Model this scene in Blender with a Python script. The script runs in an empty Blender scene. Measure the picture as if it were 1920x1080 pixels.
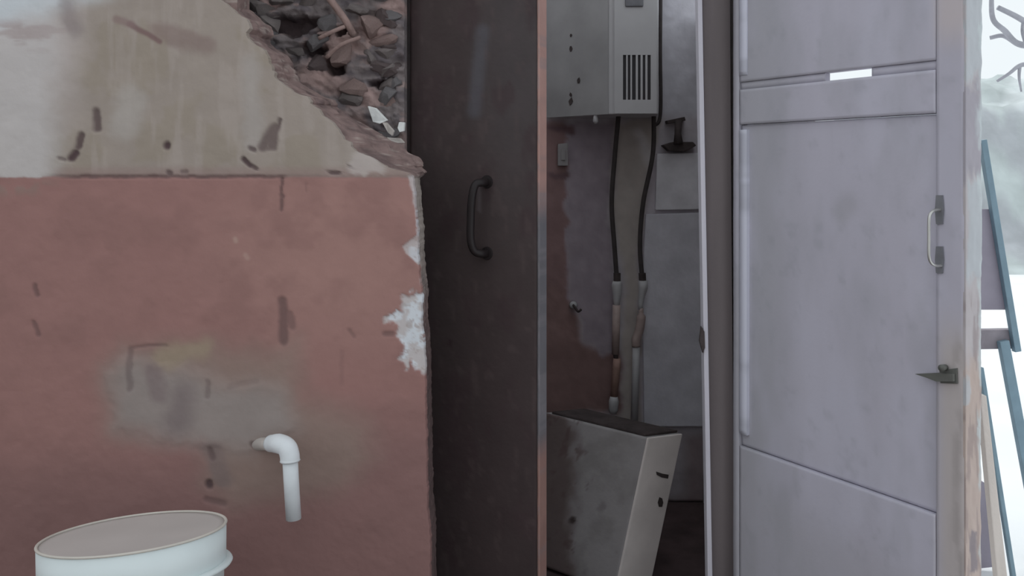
import bpy, bmesh, math, random
import numpy as np
from mathutils import Vector, Matrix

random.seed(7)
SC = bpy.context.scene
COL = SC.collection
F = 1700.0          # focal length in pixels of the 1920 wide frame
HZ = 320.0          # image row of the horizon
H = 1.10            # camera height

# ------------------------------------------------------------------ camera, sky, sun, exposure
cam_d = bpy.data.cameras.new('camera')
cam = bpy.data.objects.new('camera', cam_d); COL.objects.link(cam)
cam.location = (0, 0, H); cam.rotation_euler = (math.pi/2, 0, 0)
cam_d.sensor_width = 36.0; cam_d.lens = 36.0*F/1920.0
cam_d.shift_y = -(540.0-HZ)/1920.0
cam_d.clip_start = 0.05; cam_d.clip_end = 500
SC.camera = cam

w = bpy.data.worlds.new('overcast'); SC.world = w; w.use_nodes = True
bg = w.node_tree.nodes['Background']
bg.inputs[0].default_value = (0.90, 0.965, 1.0, 1); bg.inputs[1].default_value = 0.98

sun_d = bpy.data.lights.new('sun', 'SUN'); sun_d.energy = 1.6; sun_d.angle = 0.5
sun = bpy.data.objects.new('sun', sun_d); COL.objects.link(sun)
sun.rotation_euler = Vector((-0.30, -0.75, -0.95)).to_track_quat('-Z', 'Y').to_euler()

SC.view_settings.view_transform = 'Standard'; SC.view_settings.look = 'None'
SC.view_settings.gamma = 1.0; SC.view_settings.use_curve_mapping = False
SC.view_settings.exposure = 0.0

# ------------------------------------------------------------------ helpers
def P(px, py, Y):
    return Vector(((px-960.0)/F*Y, Y, H+(HZ-py)/F*Y))
def lin(c):
    c = np.asarray(c, float)/255.0
    return np.where(c <= 0.04045, c/12.92, ((c+0.055)/1.055)**2.4)
def alb(c, E=0.6):
    return np.clip(lin(c)/E, 0.008, 0.9)

def tag(o, label=None, cat=None, group=None, kind=None):
    if label: o['label'] = label
    if cat: o['category'] = cat
    if group: o['group'] = group
    if kind: o['kind'] = kind
    return o
def empty(name, loc, label=None, cat=None, group=None, kind=None, rot=(0,0,0)):
    o = bpy.data.objects.new(name, None); COL.objects.link(o)
    o.location = loc; o.rotation_euler = rot; o.empty_display_size = .05
    return tag(o, label, cat, group, kind)
def link(name, me, mat, parent=None, smooth=False):
    o = bpy.data.objects.new(name, me); COL.objects.link(o)
    if mat is not None: me.materials.append(mat)
    if smooth:
        me.polygons.foreach_set('use_smooth', [True]*len(me.polygons))
    if parent is not None:
        o.parent = parent
        bpy.context.view_layer.update() if False else None
        o.matrix_parent_inverse = Matrix.Translation(-Vector(parent.location)) if parent.rotation_euler[:] == (0,0,0) else (Matrix.LocRotScale(parent.location, parent.rotation_euler, None)).inverted()
    return o
def mesh_from(name, v, f):
    me = bpy.data.meshes.new(name); me.from_pydata([tuple(p) for p in v], [], [tuple(q) for q in f]); me.validate(); me.update()
    return me
def bm_obj(name, bm, mat, parent=None, smooth=False):
    bmesh.ops.recalc_face_normals(bm, faces=bm.faces)
    me = bpy.data.meshes.new(name); bm.to_mesh(me); bm.free()
    return link(name, me, mat, parent, smooth)

def material(name, color, rough=0.85, var=0.25, scale=12.0, bump=0.15, bscale=60.0, metallic=0.0, vc=False, streak=False, emit=None):
    m = bpy.data.materials.new(name); m.use_nodes = True
    nt = m.node_tree; N = nt.nodes; L = nt.links; b = N['Principled BSDF']
    b.inputs['Roughness'].default_value = rough; b.inputs['Metallic'].default_value = metallic
    b.inputs['Specular IOR Level'].default_value = 0.3
    tc = N.new('ShaderNodeTexCoord'); nz = N.new('ShaderNodeTexNoise')
    nz.inputs['Scale'].default_value = scale; nz.inputs['Detail'].default_value = 5
    if streak:
        mp = N.new('ShaderNodeMapping'); mp.inputs['Scale'].default_value = (1, 1, 0.12)
        L.new(tc.outputs['Object'], mp.inputs[0]); L.new(mp.outputs[0], nz.inputs['Vector'])
    else:
        L.new(tc.outputs['Object'], nz.inputs['Vector'])
    mr = N.new('ShaderNodeMapRange'); mr.inputs['From Min'].default_value = 0.25; mr.inputs['From Max'].default_value = 0.75
    mr.inputs['To Min'].default_value = 1-var; mr.inputs['To Max'].default_value = 1+var
    L.new(nz.outputs['Fac'], mr.inputs['Value'])
    mx = N.new('ShaderNodeMix'); mx.data_type = 'RGBA'; mx.blend_type = 'MULTIPLY'; mx.inputs[0].default_value = 1.0
    L.new(mr.outputs[0], mx.inputs[7])
    if vc:
        a = N.new('ShaderNodeVertexColor'); a.layer_name = 'Col'; L.new(a.outputs[0], mx.inputs[6])
    else:
        mx.inputs[6].default_value = (*[float(x) for x in color], 1)
    L.new(mx.outputs[2], b.inputs['Base Color'])
    if bump > 0:
        n2 = N.new('ShaderNodeTexNoise'); n2.inputs['Scale'].default_value = bscale; n2.inputs['Detail'].default_value = 4
        L.new(tc.outputs['Object'], n2.inputs['Vector'])
        bp = N.new('ShaderNodeBump'); bp.inputs['Strength'].default_value = bump; bp.inputs['Distance'].default_value = 0.01
        L.new(n2.outputs['Fac'], bp.inputs['Height']); L.new(bp.outputs[0], b.inputs['Normal'])
    return m

# value noise -----------------------------------------------------------------
def vnoise(x, y, seed=0):
    xi = np.floor(x).astype(np.int64); yi = np.floor(y).astype(np.int64)
    fx = x-xi; fy = y-yi; fx = fx*fx*(3-2*fx); fy = fy*fy*(3-2*fy)
    def hsh(a, b):
        n = (a*374761393 + b*668265263 + seed*1442695041) & 0x7fffffff
        n = ((n ^ (n >> 13))*1274126177) & 0x7fffffff
        n = n ^ (n >> 16)
        return (n & 0xffff)/65535.0
    return ((hsh(xi, yi)*(1-fx)+hsh(xi+1, yi)*fx)*(1-fy) + (hsh(xi, yi+1)*(1-fx)+hsh(xi+1, yi+1)*fx)*fy)
def fbm(x, y, seed=0, octv=4):
    s = np.zeros_like(x, float); a = .5; t = 0
    for k in range(octv):
        s += a*vnoise(x*2**k, y*2**k, seed+k*17); t += a; a *= .55
    return s/t
def sstep(a, b, x):
    t = np.clip((x-a)/(b-a), 0, 1); return t*t*(3-2*t)
def segd(x, y, x0, y0, x1, y1):
    dx, dy = x1-x0, y1-y0; l = dx*dx+dy*dy+1e-9
    t = np.clip(((x-x0)*dx+(y-y0)*dy)/l, 0, 1)
    return np.hypot(x-(x0+t*dx), y-(y0+t*dy))
def polyd(x, y, pts):
    """signed distance, negative inside"""
    d = np.full(x.shape, 1e9); ins = np.zeros(x.shape, bool); n = len(pts)
    for i in range(n):
        x0, y0 = pts[i]; x1, y1 = pts[(i+1) % n]
        d = np.minimum(d, segd(x, y, x0, y0, x1, y1))
        if y0 != y1:
            c = ((y0 > y) != (y1 > y)) & (x < (x1-x0)*(y-y0)/(y1-y0)+x0)
            ins ^= c
    return np.where(ins, -d, d)

def mixc(c, col, m):
    return c*(1-m[..., None]) + np.asarray(col)*m[..., None]

def grid_slab(name, pos, back, mat, col=None, parent=None, smooth=True):
    """closed slab: pos and back are (R,C,3) arrays of the front and the back sheet"""
    R, C = pos.shape[:2]
    v = np.concatenate([pos.reshape(-1, 3), back.reshape(-1, 3)])
    idx = np.arange(R*C).reshape(R, C); o = R*C
    f = np.stack([idx[:-1, :-1], idx[:-1, 1:], idx[1:, 1:], idx[1:, :-1]], -1).reshape(-1, 4)
    fb = f[:, ::-1]+o
    loop = np.concatenate([idx[0, :], idx[1:, -1], idx[-1, -2::-1], idx[-2:0:-1, 0]])
    nx = np.roll(loop, -1)
    sd = np.stack([nx, loop, loop+o, nx+o], -1)
    allf = np.concatenate([f, fb, sd])
    me = bpy.data.meshes.new(name)
    me.vertices.add(len(v)); me.vertices.foreach_set('co', v.ravel())
    me.loops.add(allf.size); me.loops.foreach_set('vertex_index', allf.ravel().astype(np.int32))
    me.polygons.add(len(allf))
    me.polygons.foreach_set('loop_start', np.arange(0, allf.size, 4, dtype=np.int32))
    me.update(calc_edges=True); me.validate()
    if col is not None:
        a = me.color_attributes.new('Col', 'FLOAT_COLOR', 'POINT')
        c = np.ones((len(v), 4)); c[:R*C, :3] = col.reshape(-1, 3); c[R*C:, :3] = col.reshape(-1, 3)
        a.data.foreach_set('color', c.ravel())
    sm = np.zeros(len(allf), bool); sm[:len(f)] = smooth
    me.polygons.foreach_set('use_smooth', sm)
    bm = bmesh.new(); bm.from_mesh(me); bmesh.ops.recalc_face_normals(bm, faces=bm.faces); bm.to_mesh(me); bm.free()
    return link(name, me, mat, parent)

def box_bm(lo, hi, bev=0.0, bm=None, M=None):
    bm = bm or bmesh.new()
    r = bmesh.ops.create_cube(bm, size=1.0)
    vs = r['verts']
    for q in vs:
        q.co = Vector((lo[i]+(q.co[i]+.5)*(hi[i]-lo[i]) for i in range(3)))
    if bev > 0:
        es = list({e for q in vs for e in q.link_edges})
        bmesh.ops.bevel(bm, geom=es, offset=bev, segments=2, affect='EDGES', profile=.6)
    if M is not None:
        bmesh.ops.transform(bm, matrix=M, verts=bm.verts)
    return bm
def box(name, lo, hi, mat, parent=None, bev=0.003, M=None):
    return bm_obj(name, box_bm(lo, hi, bev, None, M), mat, parent)
def prism(name, pts, back, mat, parent=None, bev=0.0):
    """pts: list of world points (front polygon), back: offset vector"""
    bm = bmesh.new(); a = [bm.verts.new(p) for p in pts]; b = [bm.verts.new(Vector(p)+Vector(back)) for p in pts]
    bm.faces.new(a); bm.faces.new(b[::-1]); n = len(pts)
    for i in range(n): bm.faces.new((a[i], b[i], b[(i+1) % n], a[(i+1) % n]))
    bmesh.ops.recalc_face_normals(bm, faces=bm.faces)
    if bev > 0:
        bmesh.ops.bevel(bm, geom=list(bm.edges), offset=bev, segments=2, affect='EDGES', profile=.6)
    return bm_obj(name, bm, mat, parent)
def tube_bm(path, rad, n=14, bm=None, cap=True):
    bm = bm or bmesh.new(); path = [Vector(p) for p in path]
    if not hasattr(rad, '__len__'): rad = [rad]*len(path)
    up = None; rings = []
    for i, p in enumerate(path):
        t = (path[min(i+1, len(path)-1)]-path[max(i-1, 0)])
        if t.length < 1e-9: t = Vector((0, 0, 1))
        t.normalize()
        if up is None:
            up = Vector((0, 0, 1)) if abs(t.z) < .9 else Vector((1, 0, 0))
        s = t.cross(up).normalized(); up = s.cross(t).normalized()
        rings.append([bm.verts.new(p+(s*math.cos(2*math.pi*k/n)+up*math.sin(2*math.pi*k/n))*rad[i]) for k in range(n)])
    for a, b in zip(rings, rings[1:]):
        for k in range(n): bm.faces.new((a[k], a[(k+1) % n], b[(k+1) % n], b[k]))
    if cap: bm.faces.new(rings[0][::-1]); bm.faces.new(rings[-1])
    return bm
def tube(name, path, rad, mat, parent=None, n=14, smooth=True):
    o = bm_obj(name, tube_bm(path, rad, n), mat, parent, smooth)
    return o
def curve_pts(pts, n=8):
    """Catmull-Rom through pts"""
    pts = [Vector(p) for p in pts]; q = [pts[0]*2-pts[1]]+pts+[pts[-1]*2-pts[-2]]; out = []
    for i in range(1, len(q)-2):
        for k in range(n):
            t = k/n; a, b, c, d = q[i-1], q[i], q[i+1], q[i+2]
            out.append(.5*((2*b)+(c-a)*t+(2*a-5*b+4*c-d)*t*t+(3*b-a-3*c+d)*t**3))
    return out+[pts[-1]]
def lathe_bm(prof, n=48, bm=None):
    bm = bm or bmesh.new(); rings = []
    for r, z in prof:
        rings.append([bm.verts.new((max(r, 1e-4)*math.cos(2*math.pi*k/n), max(r, 1e-4)*math.sin(2*math.pi*k/n), z)) for k in range(n)])
    for a, b in zip(rings, rings[1:]):
        for k in range(n): bm.faces.new((a[k], a[(k+1) % n], b[(k+1) % n], b[k]))
    bm.faces.new(rings[0][::-1]); bm.faces.new(rings[-1])
    return bm

# ------------------------------------------------------------------ materials
M_vc = material('painted_plaster', None, .9, .04, 22, .09, 70, vc=True)
M_vcd = material('painted_door_wood', None, .65, .03, 16, .04, 90, vc=True, streak=True)
M_vcm = material('dark_door_paint', None, .72, .10, 14, .08, 60, vc=True)
M_core = material('broken_masonry', None, .95, .22, 40, .5, 50, vc=True)
M_core2 = material('worn_casing_paint', None, .85, .06, 20, .08, 60, vc=True)
M_st = [material('stone_grey', alb((80,74,73), .33), .95, .3, 30, .6, 40),
        material('stone_brown', alb((100,85,82), .40), .95, .3, 30, .6, 40),
        material('stone_dark', alb((64,56,56), .33), .95, .3, 30, .6, 40),
        material('stone_blue_grey', alb((74,71,72), .33), .95, .3, 30, .6, 40)]
M_mortar = material('dark_mortar', alb((62,52,53), .45), .95, .35, 25, .6, 40)
M_chip = material('white_plaster_chip', (.75,.75,.74), .85, .1, 40, .2, 80)
M_chipb = material('dull_plaster_chip', (.52,.47,.44), .9, .2, 40, .2, 80)
M_stick = material('dry_wood', alb((106,89,85), .5), .9, .25, 40, .4, 90, streak=True)
M_white = material('white_plastic', (.74,.81,.82), .4, .04, 10, .02, 40)
M_bucketin = material('dulled_plastic', (.53,.485,.465), .55, .05, 8, .02, 40)
M_rim = material('grubby_rim_plastic', (.60,.56,.51), .5, .08, 14, .02, 40)
M_pvc = material('white_pvc', (.74,.77,.80), .4, .06, 30, .03, 60)
M_pvcold = material('aged_pvc', (.55,.50,.47), .6, .15, 30, .05, 60)
M_floor = material('dirt_floor', (.21,.18,.17), .95, .3, 6, .5, 30)
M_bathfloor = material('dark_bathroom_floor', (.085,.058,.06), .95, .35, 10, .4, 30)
M_ground = material('pale_dusty_ground', (.80,.82,.83), .95, .06, 1.5, .2, 10)
M_house = material('cement_render', (.30,.28,.27), .95, .2, 6, .3, 40)
M_jamb = material('jamb_dark_grey_paint', alb((90,83,84), .60), .7, .15, 14, .1, 60, streak=True)
M_bead = material('jamb_pale_paint', alb((165,162,170), .6), .6, .14, 20, .1, 60, streak=True)
M_handle = material('dark_handle_metal', (.018,.013,.014), .5, .2, 30, .05, 60)
M_leafdark = material('dark_brown_frame_paint', (.05,.04,.041), .8, .15, 20, .08, 60)
M_steel = material('worn_steel', (.55,.54,.52), .35, .1, 30, .03, 60, metallic=.8)
M_plate = material('grimy_metal_plate', (.19,.19,.21), .6, .2, 30, .1, 60)
M_latch = material('dark_latch_metal', (.13,.13,.12), .6, .2, 30, .1, 60)
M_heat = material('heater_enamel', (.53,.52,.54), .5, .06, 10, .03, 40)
M_heatside = material('shaded_grimy_heater_side', (.36,.35,.36), .6, .16, 7, .06, 40)  # left flank's shade painted as darker enamel, with some grime
M_black = material('dark_recess', (.06,.055,.06), .8, .1, 20, .05, 40)
M_hose = material('dark_rubber_hose', (.065,.055,.055), .8, .2, 30, .1, 60)
M_pink = material('pinkish_plastic_pipe', (.46,.36,.34), .6, .15, 30, .05, 60)
M_pale = material('pale_pipe_fitting', (.52,.51,.53), .5, .1, 30, .05, 60)
M_orange = material('rusty_pipe', (.42,.27,.23), .7, .2, 40, .1, 60)
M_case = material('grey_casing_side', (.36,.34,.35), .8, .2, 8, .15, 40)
M_casel = material('lit_casing_front', (.86,.79,.77), .8, .12, 9, .1, 40)  # lit face of the box, its brightness put into a paler colour
M_rust = material('dark_rust', (.07,.055,.055), .9, .3, 30, .3, 60)
M_blue = material('blue_grey_paint', (.20,.29,.35), .6, .12, 20, .08, 60)
M_lil = material('lilac_grey_sheet', alb((122,117,127), .62), .8, .15, 8, .1, 40)
M_rail = material('grey_weathered_rail', alb((112,107,112), .6), .9, .2, 20, .2, 60)
M_tan = material('bleached_timber', alb((168,160,154), .62), .9, .15, 14, .2, 60, streak=True)
M_bark = material('grey_bark', (.38,.38,.42), .9, .2, 20, .3, 60)
M_bank = material('bank_earth', None, .95, .2, 2.5, .5, 8, vc=True)

# ------------------------------------------------------------------ left wall: painted plaster, broken at its upper right corner
YW = 1.80
ctr = [(-1200,420),(-700,330),(-350,300),(-140,330),(-60,372),(0,416),(10,428),(22,441),(34,458),(44,467),(54,466),(62,460),(72,462),(84,478),(94,497),(110,504),
       (130,509),(150,520),(158,530),(166,541),(172,549),(176,556),(180,574),(194,582),(205,597),(216,605),(226,620),(240,631),(252,640),(262,643),
       (266,654),(276,659),(286,672),(292,688),(300,703),(308,718),(314,728),(319,745),(323,764),(330,774),(345,774),(360,778),(400,779),(430,783),(470,783),
       (520,787),(560,791),(600,790),(625,793),(650,795),(690,797),(740,797),(800,799),(900,800),(960,801),(990,806),(1080,807),(1400,812)]
cy = np.array([c[0] for c in ctr], float); cx = np.array([c[1] for c in ctr], float)
def edge_x(py):
    e = np.interp(py, cy, cx)
    e = e + (fbm(py/9., py*0+3.3, 5, 3)-.5)*np.where(py < 325, 12, 5)
    return e
bandy = np.array([-1200,-140,0,60,100,150,175,200,230,255,275,292,305,318,326,335,1400], float)
bandw = np.array([26,26,24,18,22,26,34,30,46,70,88,84,72,46,18,2,2], float)

def wall_cols(x, y):
    """paint, tone changes, stains and bare patches of the plaster at wall coordinates (x to the right, y down)"""
    wx = x+(fbm(x/40, y/40, 1)-.5)*26; wy = y+(fbm(x/40, y/40, 2)-.5)*26
    n1 = fbm(x/70, y/70, 3); n2 = fbm(x/18, y/18, 4); nst = fbm(x/22, y/160, 6)
    up = np.zeros(x.shape+(3,)) + alb((128,118,111))
    up = mixc(up, alb((124,114,104)), sstep(.45, .62, n1)*.8)
    up = mixc(up, alb((135,125,119)), sstep(.52, .7, nst)*.7)
    up = mixc(up, alb((146,137,134)), sstep(180, 120, wx)*sstep(340, 80, y)*.9)
    up = mixc(up, alb((157,152,151)), sstep(135, 70, wx)*.85)
    up = mixc(up, alb((166,170,174)), sstep(70, 10, wy+.25*x)*.9)
    up = mixc(up, alb((134,120,119)), sstep(.5, .7, fbm(x/60, y/14, 8))*sstep(200, 60, x)*sstep(30, 50, y)*sstep(110, 70, y)*.6)
    up = mixc(up, alb((108,98,98)), sstep(26, 4, segd(wx, wy, 130, 10, 140, 55))*.55)
    up = mixc(up, alb((142,136,132)), sstep(45, 10, segd(wx, wy, 245, 190, 235, 235))*.6)
    up = mixc(up, alb((137,130,126)), sstep(30, 5, segd(wx, wy, 475, 120, 472, 270))*.7)
    up = mixc(up, alb((110,94,90)), sstep(30, 8, segd(wx, wy, 300, 60, 385, 88))*.65)
    up = mixc(up, alb((96,74,74)), sstep(8, 2, segd(x+(wx-x)*.4, y, 245, 45, 300, 78))*.8)
    up = mixc(up, alb((112,94,92)), sstep(11, 3, segd(x, y, 218, 36, 246, 45))*.7)
    up = mixc(up, alb((122,104,100)), sstep(26, 6, np.abs(y-331))*sstep(80, 130, x)*.7)
    red = np.zeros(x.shape+(3,)) + alb((124,93,89))
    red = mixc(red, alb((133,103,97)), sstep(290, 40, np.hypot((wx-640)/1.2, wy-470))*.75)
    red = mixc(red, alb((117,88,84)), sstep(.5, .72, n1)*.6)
    red = mixc(red, alb((107,82,80)), sstep(780, 980, wy+.12*x)*.75)  # red darker towards the bottom
    red = mixc(red, alb((116,98,92)), sstep(26, 4, np.abs(y-350))*sstep(.45, .6, n2)*sstep(140, 40, x)*.7)
    # greenish brown dirt and grey cement patching
    big = polyd(wx, wy, [(190,690),(235,648),(390,640),(500,660),(560,640),(575,740),(690,790),(700,860),(640,920),(540,930),(440,950),(380,905),(385,830),(205,815)])
    red = mixc(red, alb((115,100,93)), sstep(40, -45, big)*.8)
    cem = polyd(wx, wy, [(205,700),(240,668),(350,690),(430,720),(535,725),(560,800),(470,850),(330,830),(215,805)])
    red = mixc(red, alb((121,113,110)), sstep(32, -38, cem)*.85)
    red = mixc(red, alb((127,114,98)), sstep(34, 6, segd(wx, wy, 310, 668, 375, 655))*.75)
    red = mixc(red, alb((96,85,86)), sstep(44, 2, segd(wx, wy, 345, 740, 330, 790))*.6)
    red = mixc(red, alb((96,82,84)), sstep(20, 3, segd(wx, wy, 290, 690, 300, 740))*.5)
    red = mixc(red, alb((100,88,86)), sstep(24, 5, segd(wx, wy, 395, 840, 420, 900))*.7)
    c = mixc(up, red, sstep(330, 334, y+(n2-.5)*6))
    # joint between the two paints
    jm = sstep(4.5, 1.5, np.abs(y-331+(n2-.5)*5))*(sstep(70, 150, x)*.85*sstep(545, 525, x)+.25*sstep(520, 560, x))
    c = mixc(c, alb((88,69,68)), jm)
    # chips and dark marks
    dark = np.zeros_like(x)
    def spot(x0, y0, x1, y1, r, a=1.0, soft=.7):
        nonlocal dark
        d = segd(x+(n2-.5)*8, y+(n1-.5)*10, x0, y0, x1, y1)
        dark = np.maximum(dark, sstep(r, r*(1-soft), d)*a)
    for s in [(180,208,181,240,12,.8),(153,255,148,278,11,.85),(144,290,136,299,11,1),(125,302,110,298,5,.55),(313,274,313,275,11,1),
              (524,222,518,240,5,.75),(515,238,492,274,14,.7),(514,245,510,272,14,.7),(488,276,514,278,7,.6),(470,278,476,280,7,.75),(456,298,470,310,7,.95),(474,311,480,316,6,.8),
              (315,322,318,324,7,.7),(340,322,350,322,6,.5),(618,322,634,322,6,.8),(655,310,657,312,5,.7),(528,336,529,380,4,.6),(528,365,528,395,6,.6),
              (530,565,532,640,13,.6),(540,590,548,610,12,.45),(65,535,68,550,8,.5),(62,605,72,628,7,.45),(243,655,244,730,9,.4),(246,652,310,648,5,.35),
              (390,715,390,742,7,.35),(395,845,398,860,9,.5),(392,905,393,909,10,.95),(385,935,420,942,9,.4),(430,725,480,715,8,.18),(720,625,735,626,8,.45),
              (655,618,665,628,6,.3),(475,832,478,834,9,.6),(640,660,640,720,6,.14),(575,345,576,360,3,.2)]:
        spot(*s)
    c = mixc(c, alb((70,56,57)), dark)
    lightm = np.zeros_like(x)
    for s in [(441,448,442,452,7,.5),(460,478,464,484,7,.35),(540,180,545,160,8,.1)]:
        d = segd(x, y, *s[:4]); lightm = np.maximum(lightm, sstep(s[4], 1, d)*s[5])
    c = mixc(c, alb((150,130,120)), lightm)
    px_ = x+(n2-.5)*22; py_ = y+(fbm(x/12, y/12, 11)-.5)*22
    peel = polyd(px_, py_, [(800,545),(770,548),(748,560),(757,585),(735,588),(716,594),(718,606),(740,610),(744,630),(760,645),(762,660),(750,672),(758,690),(766,690),(768,668),(782,690),(800,700)])
    pm = sstep(3, -3, peel)
    strip = sstep(0, 4, x-np.interp(y, [330,335,365,400,440,462,475,500,540], [764,766,772,777,779,754,760,786,786])-(n2-.5)*6)*sstep(326, 332, y)*sstep(540, 520, y)
    pm = np.maximum(pm, strip*.8)
    bright = mixc(np.zeros(x.shape+(3,))+alb((156,150,150)), alb((172,175,180)), sstep(.45, .6, n2))
    bright = mixc(bright, alb((128,112,106)), sstep(.58, .7, fbm(x/9, y/9, 21))*.6)
    c = mixc(c, bright, pm)
    # pale crumbs at the foot of the break
    c = mixc(c, alb((152,143,140)), sstep(14, 4, polyd(px_, py_, [(660,318),(672,292),(690,296),(712,318)]))*.7)
    relief = -dark*.004 - pm*.003 - jm*.003 + (n1-.5)*.004 + (n2-.5)*.0012 + sstep(10, -10, cem)*.0025
    return c, relief

rows = np.concatenate([np.linspace(-1090, -40, 36), np.arange(-30, 1092, 2.6), np.linspace(1100, 1358, 10)])
cols_t = np.concatenate([np.linspace(-2400, -60, 30), np.arange(-40, 776, 3.0)])
tmax = cols_t[-1]; t0 = 300.0
TT, YY = np.meshgrid(cols_t, rows)
E = edge_x(rows)[:, None]
XX = np.where(TT <= t0, TT, t0+(TT-t0)/(tmax-t0)*(E-t0))
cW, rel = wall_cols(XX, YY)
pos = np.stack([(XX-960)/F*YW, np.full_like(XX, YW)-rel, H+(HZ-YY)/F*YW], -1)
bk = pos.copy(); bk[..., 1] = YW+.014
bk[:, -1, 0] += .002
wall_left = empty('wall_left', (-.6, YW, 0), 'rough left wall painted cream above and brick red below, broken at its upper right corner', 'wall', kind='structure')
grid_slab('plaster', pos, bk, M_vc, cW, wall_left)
# masonry core behind the plaster: sloping broken edge
Bw = np.interp(rows, bandy, bandw)
K = 12
tt = np.linspace(0, 1, K)
eX = (E[:, 0]-960)/F*YW
RX, RT = np.meshgrid(rows, tt, indexing='ij')
nb = fbm(RX/16, RT*5, 31)-.5
off = (Bw[:, None]*RT**.8)*YW/F
cxp = eX[:, None]+.0015+off+nb*np.minimum(Bw[:, None], 40)/40*.022*np.sin(RT*math.pi)
cyp = YW+.0145+RT*.085
czp = H+(HZ-rows[:, None])/F*YW+nb*.01*(RX < 325)*np.sin(RT*math.pi)
front = np.stack([cxp, cyp, np.broadcast_to(czp, cxp.shape)], -1)
cc = np.zeros(front.shape)+alb((108,91,88), .62)
cc = mixc(cc, alb((86,72,71), .62), sstep(.45, .65, fbm(RX/24, RT*4, 33)))
cc = mixc(cc, alb((138,128,122), .62), sstep(.62, .75, fbm(RX/7, RT*6, 35))*.6)
cc = mixc(cc, alb((138,130,124), .62), sstep(328, 336, RX)*sstep(620, 420, RX)*.8)
cc = mixc(cc, alb((72,58,58), .62), sstep(520, 700, RX)*.8)
left = front.copy(); left[..., 0] = -.55
grid_slab('broken_core', front, left, M_core, cc, wall_left, smooth=False)
box('masonry_backing', (-3.2, YW+.02, 0), (-.56, YW+.1, 2.6), M_mortar, wall_left)

# rubble heart of the wall seen through the break
YR = 2.02
voids = [(560,50,42,16),(590,96,26,16),(525,50,22,14),(628,128,20,12),(718,155,30,10),(645,58,10,10)]
browns = [(640,80,38,40),(590,140,45,30),(700,55,34,30),(690,185,40,24),(620,160,50,26),(515,12,22,14),(655,235,40,30),(740,20,30,22)]
box('rubble_mortar', (-1.2, YR+.03, 0), (-.238, YR+.08, 2.55), M_mortar, wall_left, bev=.004)
gx = np.arange(330, 764, 3.5); gy = np.arange(-330, 420, 3.5)
GX, GY = np.meshgrid(gx, gy)
wgx = GX+(fbm(GX/22, GY/22, 101)-.5)*30; wgy = GY+(fbm(GX/22, GY/22, 102)-.5)*30
hR = (1-np.abs(2*fbm(GX/60, GY/30, 103)-1))*.03+fbm(GX/14, GY/9, 104)*.016
cR = np.zeros(GX.shape+(3,))+alb((74,68,68), .33)
cR = mixc(cR, alb((62,57,59), .33), sstep(.45, .62, fbm(GX/30, GY/14, 105)))
cR = mixc(cR, alb((96,82,79), .33), sstep(.58, .7, fbm(GX/36, GY/20, 106))*.7)
for a, b, rx, ry in browns:
    cR = mixc(cR, alb((100,84,81), .33), sstep(1.25, .5, np.hypot((wgx-a)/rx, (wgy-b)/ry))*.8)
for a, b, rx, ry in voids:
    mV = sstep(1.3, .6, np.hypot((wgx-a)/rx, (wgy-b)/ry)); hR = hR-mV*.045; cR = mixc(cR, alb((44,34,36), .33), mV*.7)  # hollows sunk into the rubble, their shade also painted into the colour
pR = np.stack([(GX-960)/F*YR, YR+.012-hR, H+(HZ-GY)/F*YR], -1); bR = pR.copy(); bR[..., 1] = YR+.06
grid_slab('rubble_face', pR, bR, M_core, cR, wall_left)
def stone_me(seed, sx, sy, sz):
    rnd = random.Random(seed); bm = bmesh.new()
    bmesh.ops.create_icosphere(bm, subdivisions=2, radius=1.0)
    k = [Vector((rnd.uniform(-1,1), rnd.uniform(-1,1), rnd.uniform(-1,1))).normalized() for _ in range(9)]
    kd = [rnd.uniform(.35, .8) for _ in range(9)]
    for v in bm.verts:
        for a, d in zip(k, kd):
            s = v.co.dot(a)
            if s > d: v.co -= a*(s-d)
        v.co *= 1+rnd.uniform(-.05, .05)
        v.co = Vector((v.co.x*sx, v.co.y*sy, v.co.z*sz))
    bmesh.ops.recalc_face_normals(bm, faces=bm.faces)
    me = bpy.data.meshes.new('stone'); bm.to_mesh(me); bm.free(); return me
stone_bank = {}
def put_stone(px, py, wpx, hpx, kind, rot=0.0, Y=YR, dep=.035, name='stone', mats=None):
    m = (mats or M_st)[kind]
    key = (random.randrange(10), kind, name)
    if key not in stone_bank:
        me = stone_me(key[0]*31+kind, 1, 1, 1); me.materials.append(m); stone_bank[key] = me
    p = P(px, py, Y-.014)
    if p.x+wpx*.5/F*Y > -.242: p.x = -.242-wpx*.5/F*Y
    o = bpy.data.objects.new(name, stone_bank[key]); COL.objects.link(o)
    o.parent = wall_left; o.matrix_parent_inverse = Matrix.Translation(-Vector(wall_left.location))
    o.location = p; o.rotation_euler = (random.uniform(-.3,.3), rot, random.uniform(-.25,.25))
    o.scale = (wpx*.5/F*Y*1.12, dep, hpx*.5/F*Y*1.12)
    return o
def kind_at(x, y):
    for a, b, rx, ry in voids:
        if ((x-a)/rx)**2+((y-b)/ry)**2 < 1: return None
    for a, b, rx, ry in browns:
        if ((x-a)/rx)**2+((y-b)/ry)**2 < 1 and random.random() < .75: return 1
    return random.choice([0, 0, 3, 3, 2])
y = -70
while y < 345:
    x = 400+random.uniform(-15, 15)
    hh = random.uniform(26, 44)
    while x < 770:
        ww = random.uniform(34, 76)
        k = kind_at(x+ww/2, y)
        if k is not None and random.random() < .62 and x+ww/2 > np.interp(y, cy, cx)-60:
            put_stone(x+ww/2, y+random.uniform(-8, 8), ww, hh*random.uniform(.8, 1.25), k, random.uniform(-.35, .35), dep=random.uniform(.012, .034))
        x += ww*.92
    y += hh*.86
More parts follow.
